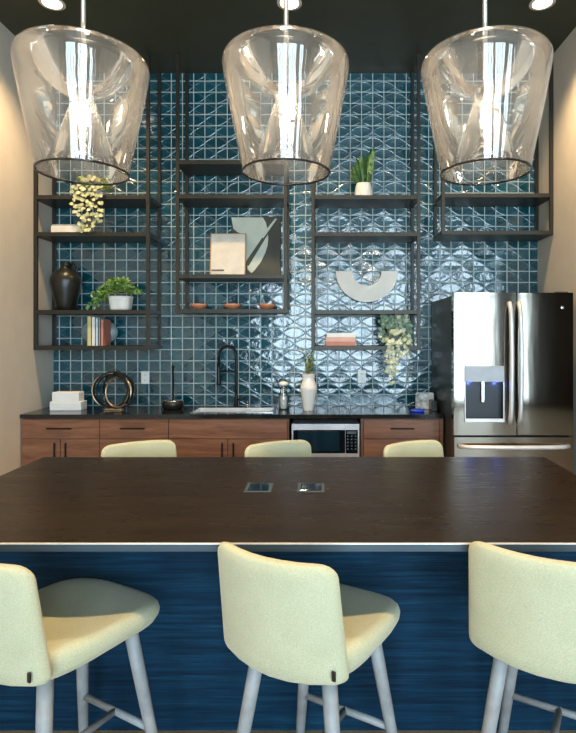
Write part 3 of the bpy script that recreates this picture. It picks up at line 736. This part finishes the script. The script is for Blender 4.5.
# ------------------------------------------------------------------ framed art and bowls
z = 2.075
ar = empty('abstract_print', (X(255.5, 4.8), 4.86, z), 'large dark olive and pale sage abstract canvas with diagonal bar', 'picture')
w_, h_ = 49.5 * 4.84 / F, 57.5 * 4.84 / F * 1.07; x0 = X(231, 4.84)
tl = Matrix.Translation((0, 4.835, z + .0025)) @ Matrix.Rotation(R(-3), 4, 'X')
def lean(mb): bmesh.ops.transform(mb.bm, matrix=tl, verts=mb.bm.verts[:]); return mb
loc(lean(MB().box(x0, x0 + w_, 0, .03, 0, h_, .001)), 'canvas', M['olive'], ar)
def flat(poly, y0, y1, m, name, root, f=lean):
    b_ = MB(); fr_ = [b_.bm.verts.new((x0 + u * w_, y0, v * h_)) for u, v in poly]; bk = [b_.bm.verts.new((x0 + u * w_, y1, v * h_)) for u, v in poly]
    n_ = len(poly); b_.bm.faces.new(fr_); b_.bm.faces.new(bk[::-1])
    for i in range(n_): b_.bm.faces.new((fr_[i], fr_[(i + 1) % n_], bk[(i + 1) % n_], bk[i]))
    return loc(f(b_), name, m, root)
poly = [(0.0, .985), (.64, .985), (.70, .90), (.735, .78), (.75, .64), (.735, .52), (.69, .40), (.60, .25), (.47, .11), (.36, .03), (.33, .0), (.30, .0), (.30, .40), (.26, .70), (.12, .745), (.04, .80)]
flat(poly, -.003, -.0002, M['sage'], 'painted_shape', ar)
flat([(.30, .20), (.36, .19), (.93, .96), (.87, .96), (.62, .64), (.31, .27)], -.006, -.0032, M['olive'], 'painted_bar', ar)
flat([(.60, .67), (.65, .64), (.93, .96), (.89, .965)], -.009, -.0062, M['sage'], 'bar_highlight', ar)
flat([(.30, .0), (.33, .0), (.44, .05), (.34, .13), (.33, .20), (.30, .20)], -.006, -.0032, M['olive'], 'painted_curve', ar)
sa = empty('small_canvas', (X(227, 4.72), 4.74, z), 'small off white canvas in thin tan frame leaning before the larger print', 'picture')
x0 = X(209.5, 4.72); w_, h_ = 35.5 * 4.72 / F, 41 * 4.72 / F * 1.07
tl = Matrix.Translation((0, 4.73, z + .003)) @ Matrix.Rotation(R(-5), 4, 'X')
loc(lean(ring_frame(x0, x0 + w_, 0, h_, .007, .007, .007, .007, 0, .025)), 'frame', M['tan'], sa)
loc(lean(MB().box(x0 + .0075, x0 + w_ - .0075, .004, .022, .0075, h_ - .0075)), 'canvas', M['canvas'], sa)
loc(lean(MB().box(x0 + .012, x0 + .125, .0028, .0039, .045, .060)), 'printed_line', mat('grey_brown_ink', (0.12, 0.10, 0.08), 0.7), sa)
z = 1.781
def bowl(px, label, r_=.078):
    root = empty('small_bowl', (X(px, 4.68), 4.68, z), label, 'bowl', 'terracotta bowls in a row')
    MB().lathe([(.032, .001), (.036, .004), (r_ * .8, .022), (r_, .048), (r_ * .97, .049), (r_ * .75, .028), (.02, .010)], (0, 0), 32).build('body', M['terra'], root)
    MB().lathe([(r_ * .70, .026), (r_ * .4, .0265), (.004, .027)], (0, 0), 28, cap0=False).build('filling', mat('dark_bowl_filling', (.10, .07, .05), .8, bump=.5), root)
    return root
b0 = bowl(199, 'small terracotta bowl, left one of three below the framed art')
dup(b0, (X(232.5, 4.68), 4.68, z), 'small terracotta bowl, middle one of three below the framed art')
dup(b0, (X(267, 4.68), 4.68, z), 'small terracotta bowl, right one of three below the framed art')

# ------------------------------------------------------------------ centre right unit
z = TA[0]; cx_ = X(363.5, 4.70)
sn = empty('snake_plant', (cx_, 4.70, z), 'snake plant with upright blades in a white tapered pot', 'plant')
loc(MB().lathe([(.080, z + .001), (.084, z + .01), (.068, z + .12), (.060, z + .136), (.052, z + .136), (.05, z + .12)], (cx_, 4.70), 32), 'pot', M['white'], sn)
loc(MB().lathe([(.05, z + .118), (.01, z + .122)], (cx_, 4.70), 20), 'soil', M['soil'], sn)
b1, b2 = MB(), MB()
for (dx, lean_, hh, wd, mm) in ((-.035, -.10, .25, .045, b1), (-.015, -.04, .28, .045, b2), (.01, .04, .26, .04, b1), (.02, .14, .33, .055, b1), (.035, .16, .35, .05, b2), (.045, .08, .24, .04, b1), (-.045, -.25, .20, .05, b1), (.0, .0, .27, .05, b1), (-.03, -.15, .23, .05, b1), (.03, .10, .30, .05, b1)):
    mm.leaf((cx_ + dx, 4.70 + rnd.uniform(-.03, .02), z + .115), (lean_, rnd.uniform(-.1, .1), 1), hh, wd, (rnd.uniform(-.3, .3), -1, 0), 0.04, 6)
b1.leaf((cx_ - .03, 4.70, z + .13), (-1, -.1, .55), .13, .03, (0, -.3, 1), .5, 6); b1.leaf((cx_ - .03, 4.71, z + .13), (-.8, -.1, .9), .12, .05, (0, -1, .2), .1, 6)
loc(b1, 'leaves', M['leafd'], sn, solid=.003); loc(b2, 'pale_leaves', M['leaf'], sn, solid=.003)
# half ring
k = 4.86 / F; cx_ = X(366.5, 4.86); cz_ = Z(271.5, 4.86); ro, ri = 30.8 * k, 14.5 * k
hr = MB(); N = 40; rings = []
for i in range(N + 1):
    th = PI + PI * i / N; c_, s_ = math.cos(th), math.sin(th)
    rings.append([(cx_ + ri * c_, 4.825, cz_ + ri * s_), (cx_ + ro * c_, 4.825, cz_ + ro * s_), (cx_ + ro * c_, 4.880, cz_ + ro * s_), (cx_ + ri * c_, 4.880, cz_ + ri * s_)])
hr.rings(rings)
for f in hr.bm.faces: f.smooth = False
hrt = empty('half_ring_ornament', (cx_, 4.85, cz_ - ro), 'white half ring ornament hung on the tiles between two shelves', 'ornament')
loc(hr, 'half_ring', mat('warm_white_plaster', (0.93, 0.86, 0.75), 0.7, var=.02, bump=.05), hrt)
loc(MB().box(cx_ - .10, cx_ + .10, 4.8805, 4.899, cz_ - ro + .03, cz_ - ri - .02), 'wall_bracket', M['black'], hrt)
# stacked books
z = TA[3]; bx = X(340.5, 4.68)
book('stacked_book', 'red book at the bottom of the flat stack beside the grey green plant', M['book_red'], bx, 4.69, z, .26, .18, .034, group='flat stack of three books')
book('stacked_book', 'pink book in the middle of the flat stack', M['book_pink'], bx - .002, 4.69, z + .035, .255, .18, .038, group='flat stack of three books')
book('stacked_book', 'white book on top of the flat stack of three', M['book_white'], bx + .003, 4.69, z + .074, .25, .175, .036, group='flat stack of three books')
# eucalyptus plant
ex = X(394, 4.66)
eu = empty('eucalyptus_plant', (ex, 4.68, z), 'bushy grey green plant trailing below the lowest shelf', 'plant')
pot(eu, [(.055, z + .001), (.07, z + .08), (.075, z + .11), (.066, z + .11), (.06, z + .09)], ex, 4.70, M['greym'])
eg, ec, es = MB(), MB(), MB()
for i in range(150):
    th = rnd.uniform(0, 2 * PI); rr_ = rnd.uniform(.02, .13)
    c = Vector((ex + rr_ * math.cos(th), 4.66 + rr_ * .45 * math.sin(th), z + .15 + rnd.uniform(-.07, .10)))
    d = (c - Vector((ex, 4.70, z + .10))) + Vector((rnd.uniform(-.06, .06), -.03, rnd.uniform(-.06, .06)))
    (eg if rnd.random() < .7 else ec).leaf(c, d, rnd.uniform(.035, .055), .038, (0, -1, .4), .15)
for i in range(14):
    d = Vector((rnd.uniform(-.13, .15), rnd.uniform(-.05, .0), rnd.uniform(.12, .25)))
    es.tube([Vector((ex, 4.69, z + .09)), Vector((ex, 4.69, z + .09)) + d * .5, Vector((ex, 4.69, z + .09)) + d * .8], .002, 5)
for (dx, ze) in ((-.06, 1.27), (-.035, 1.22), (-.01, 1.26), (.02, 1.40), (.09, 1.42)):
    trail(es, ec, (ex, 4.66, z + .10), SF - .025, ex + dx, ze, rnd, 0.036, 0.042)
for (dx) in (.06, .12, .10, -.09):
    trail(es, eg, (ex, 4.66, z + .13), SF + .03, ex + dx, z + .03, rnd, 0.036, 0.042)
loc(eg, 'foliage', M['leafg'], eu); loc(ec, 'trailing_leaves', mat('pale_cream_green_leaf', (.52, .56, .38), .5, var=.25, nscale=30), eu); loc(es, 'stems', M['stem'], eu)

# ------------------------------------------------------------------ things on the worktop
z = .9205
def on_top(name, label, cat, px, D_, group=None): return empty(name, (X(px, D_), D_, z), label, cat, group)
o = MB().box(X(49.5, 4.56), X(80.8, 4.56), 4.56, 4.68, z, z + .075, .004).build('napkin_box', M['paper']); tag(o, 'white box at the left end of the worktop, lower of two', 'box', 'white boxes at the left wall')
o = MB().box(X(51.5, 4.56), X(78.5, 4.56), 4.565, 4.67, z + .0755, z + .155, .004).build('napkin_box', M['paper']); tag(o, 'smaller white box stacked on the lower white box', 'box', 'white boxes at the left wall')
# ring sculpture
D_ = 4.62; rc = on_top('ring_sculpture', 'gold and black interlocking ring sculpture on the worktop', 'sculpture', 113, D_)
def ringpts(c, r_, rz, rx, n=48, ry=1.0):
    q = Matrix.Rotation(rz, 4, 'Z') @ Matrix.Rotation(rx, 4, 'X')
    return [Vector(c) + (q @ Vector((r_ * math.cos(2 * PI * i / n), 0, r_ * ry * math.sin(2 * PI * i / n)))) for i in range(n)]
cz = z + .165
for (dx, dz_, r_, rz, rx, mm, nm, tr) in ((-.02, 0, .150, .15, .06, 'gold', 'gold_ring', .0075), (.045, -.012, .128, -.3, -.1, 'gold', 'gold_ring', .007), (.005, .005, .158, .35, .12, 'blackm', 'black_ring', .008), (.028, .0, .148, -.45, .1, 'blackm', 'black_ring', .0075), (.05, -.01, .142, .5, -.15, 'blackm', 'black_ring', .0065), (-.01, -.005, .140, -.15, .0, 'blackm', 'black_ring', .006)):
    loc(MB().tube(ringpts((X(113, D_) + dx, D_, cz + dz_), r_, rz, rx), tr, 8, closed=True), nm, M[mm], rc)
loc(MB().box(X(113, D_) - .06, X(113, D_) + .08, D_ - .03, D_ + .03, z, z + .012, .003), 'base', M['gold'], rc)
# paper towel holder
D_ = 4.68; hx = X(173, D_); th_ = on_top('towel_holder', 'black round based paper towel holder without a roll', 'holder', 173, D_)
loc(MB().lathe([(.075, z), (.088, z + .012), (.094, z + .045), (.090, z + .068), (.078, z + .072), (.02, z + .070)], (hx, D_), 36), 'base', M['black'], th_)
loc(MB().lathe([(.080, z + .0725), (.080, z + .076), (.01, z + .078)], (hx, D_), 36), 'top_plate', M['steel'], th_)
loc(MB().lathe([(.008, z + .075), (.008, z + .35), (.013, z + .355), (.013, z + .372), (.006, z + .378)], (hx, D_), 16), 'pole', M['blackm'], th_)
# glass dispenser bottle
D_ = 4.66; hx = X(283.5, D_); jb = on_top('glass_bottle', 'clear glass bottle with white lid standing left of the vase', 'bottle', 283.5, D_)
loc(MB().lathe([(.036, z), (.040, z + .01), (.040, z + .12), (.030, z + .15), (.026, z + .19), (.030, z + .205)], (hx, D_), 28, cap1=False), 'body', M['clear'], jb)
loc(MB().lathe([(.033, z + .003), (.0365, z + .012), (.0365, z + .115), (.01, z + .117)], (hx, D_), 28), 'contents', M['white'], jb)
loc(MB().lathe([(.036, z + .2055), (.040, z + .212), (.040, z + .232), (.02, z + .240)], (hx, D_), 28), 'lid', M['white'], jb)
# vase with flowers
D_ = 4.60; hx = X(308.5, D_); k = D_ / F; vs = on_top('flower_vase', 'white faceted vase with yellow green sprigs on the worktop', 'vase', 308.5, D_)
pr = [(5.0, 409), (5.6, 405), (7.0, 396), (8.3, 388), (8.3, 386), (6.2, 379.5), (6.0, 377), (7.0, 372.5)]
pr = [(a_ * k, z + (409 - b_) * k) for a_, b_ in pr]; pr += [(5.8 * k, pr[-1][1]), (5.0 * k, pr[-1][1] - .03)]
o = loc(MB().lathe(pr, (hx, D_), 14), 'body', M['white'], vs)
for p in o.data.polygons: p.use_smooth = False
b1, b2, b3 = MB(), MB(), MB(); zt = z + .28
for i in range(12):
    e_ = Vector((hx + rnd.uniform(-.05, .05), D_ + rnd.uniform(-.03, .03), zt + rnd.uniform(.08, .23))); s_ = Vector((hx + rnd.uniform(-.02, .02), D_, zt))
    P = [s_.lerp(e_, t) for t in (0, .3, .6, .8, 1)]; b1.tube(P, .0018, 5)
    for p in P[1:]:
        for _ in range(3): (b2 if rnd.random() < .65 else b3).leaf(p, (rnd.uniform(-1, 1), rnd.uniform(-1, .3), rnd.uniform(0, 1.2)), .032, .015)
loc(b1, 'stems', M['stem'], vs); loc(b2, 'leaves', M['leaf'], vs); loc(b3, 'blossoms', mat('yellow_blossom', (.6, .5, .08), .6, var=.2), vs)
# outlets
def outlet(px, py, label):
    root = empty('wall_outlet', (X(px, 4.9), 4.899, Z(py, 4.9)), label, 'outlet', 'white outlets on the tiles')
    MB().box(-.037, .037, -.008, 0, -.058, .058, .002).build('cover_plate', M['white'], root)
    MB().box(-.017, .017, -.0105, -.0082, .008, .038, .001).build('socket', M['paper'], root); MB().box(-.017, .017, -.0105, -.0082, -.038, -.008, .001).build('socket', M['paper'], root)
    for dz_ in (.023, -.023):
        for dx in (-.007, .007): MB().box(dx - .0015, dx + .0015, -.0112, -.0106, dz_ - .005, dz_ + .005).build('slot', M['black'], root)
    return root
ol_ = outlet(145.5, 377.5, 'white outlet on the tiles right of the ring sculpture')
dup(ol_, (X(361.8, 4.9), 4.899, Z(376.5, 4.9)), 'white outlet on the tiles between the vase and the trailing plant')
# card stand, blue thing, dark box
o = MB(); D_ = 4.66
mt = Matrix.Translation((X(424.5, D_), D_, z)) @ Matrix.Rotation(R(-12), 4, 'Z') @ Matrix.Rotation(R(-24), 4, 'X')
o.box(-.078, .078, 0, .004, 0.0025, .145, 0, mt); o.box(-.07, .07, .052, .056, .0, .128, 0, Matrix.Translation((X(424.5, D_), D_, z)) @ Matrix.Rotation(R(-12), 4, 'Z') @ Matrix.Translation((0, .05, .0)) @ Matrix.Rotation(R(16), 4, 'X'))
tag(o.build('tent_card', M['print']), 'printed tent card standing at the fridge end of the worktop', 'card')
o = MB().lathe([(.045, z), (.055, z + .008), (.050, z + .02), (.02, z + .027)], (X(417.5, 4.5), 4.5), 24, sx=1.15, sy=.6).build('blue_sponge', M['blue_item']); tag(o, 'small bright blue oval object in front of the printed card', 'sponge')
o = MB().box(X(430, 4.6), X(435.5, 4.6), 4.53, 4.66, z, z + .085, .004).build('small_box', M['clay']); tag(o, 'small dark box between the printed card and the fridge', 'box')

# ------------------------------------------------------------------ pendants and downlights
def make_pendant(loc_, label):
    x, y = loc_; root = empty('pendant_lamp', (x, y, 2.243), label, 'lamp', 'clear glass pendants over the island')
    b0 = 2.243
    outer = [(.180, 0), (.190, .05), (.208, .14), (.228, .24), (.247, .34), (.258, .40), (.264, .435), (.263, .455), (.256, .470), (.244, .478), (.228, .478), (.212, .470), (.198, .455), (.186, .435)]
    MB().lathe(outer, (0, 0), 64, False, False).build('outer_shade', M['lamp_glass'], root)
    inner = [(.186, .435), (.172, .415), (.150, .385), (.115, .350), (.080, .328), (.052, .318), (.046, .30), (.058, .26), (.078, .20), (.105, .12), (.135, .05), (.160, .012), (.178, .002)]
    MB().lathe(inner, (0, 0), 64, False, False).build('inner_shade', M['lamp_glass'], root)
    MB().tube([(.181 * math.cos(2 * PI * i / 64), .181 * math.sin(2 * PI * i / 64), 0) for i in range(64)], .0045, 8, closed=True).build('rim', M['rim'], root)
    MB().lathe([(.010, .34), (.010, CEIL - b0 - .03)], (0, 0), 14).build('rod', M['chrome'], root)
    MB().lathe([(.03, CEIL - b0 - .03), (.065, CEIL - b0 - .02), (.065, CEIL - b0 - .001)], (0, 0), 28).build('canopy', M['chrome'], root)
    s_ = MB().lathe([(.020, .285), (.024, .295), (.024, .34), (.014, .355), (.010, .37)], (0, 0), 20).build('socket', M['chrome'], root)
    MB().lathe([(.006, .195), (.022, .205), (.034, .225), (.037, .245), (.032, .265), (.020, .278), (.017, .2845)], (0, 0), 24).build('bulb', M['bulb'], root)
    ld_ = bpy.data.lights.new('pendant_light', 'POINT'); ld_.energy = 38; ld_.color = (1.0, 0.82, 0.60); ld_.shadow_soft_size = .045
    lo_ = bpy.data.objects.new('pendant_light', ld_); C.objects.link(lo_); lo_.parent = root; lo_.location = (0, 0, .245)
    return root
p0 = make_pendant((-.154, 2.25), 'clear glass pendant lamp hanging in the middle of three')
dup(p0, (-1.0, 2.25, 2.243), 'clear glass pendant lamp hanging nearest the left wall')
dup(p0, (.676, 2.25, 2.243), 'clear glass pendant lamp hanging on the fridge side')

def make_can(x, y, label):
    root = empty('recessed_light', (x, y, CEIL), label, 'ceiling light', 'round recessed ceiling lights')
    MB().lathe([(.065, -.002), (.085, -.006), (.09, -.002), (.09, -.0005)], (0, 0), 32, False, False).build('trim_ring', M['cream'], root)
    MB().lathe([(.066, -.003), (.01, -.0035)], (0, 0), 32).build('lens', M['can'], root)
    ld_ = bpy.data.lights.new('downlight', 'SPOT'); ld_.energy = 110; ld_.color = WARM; ld_.spot_size = R(120); ld_.spot_blend = .8; ld_.shadow_soft_size = .07
    lo_ = bpy.data.objects.new('downlight', ld_); C.objects.link(lo_); lo_.parent = root; lo_.location = (0, 0, -.02)
    return root
c0 = make_can(-1.94, 3.86, 'recessed ceiling light near the left wall above the shelf with the jug')
dup(c0, (-.24, 3.86, CEIL), 'recessed ceiling light in the middle, above the sink side')
dup(c0, (1.57, 3.86, CEIL), 'recessed ceiling light near the right wall above the fridge')
for i, (x, y) in enumerate(((-1.92, 1.0), (-.235, 1.0), (1.53, 1.0), (-1.92, -1.6), (-.235, -1.6), (1.53, -1.6), (3.6, 1.0), (3.6, -1.6))):
    if i < 3: dup(c0, (x, y, CEIL), ['added recessed light out of view, near row by the left wall', 'added recessed light out of view, near row over the middle', 'added recessed light out of view, near row on the right'][i])  # unseen near row of lamps, added to help light the room
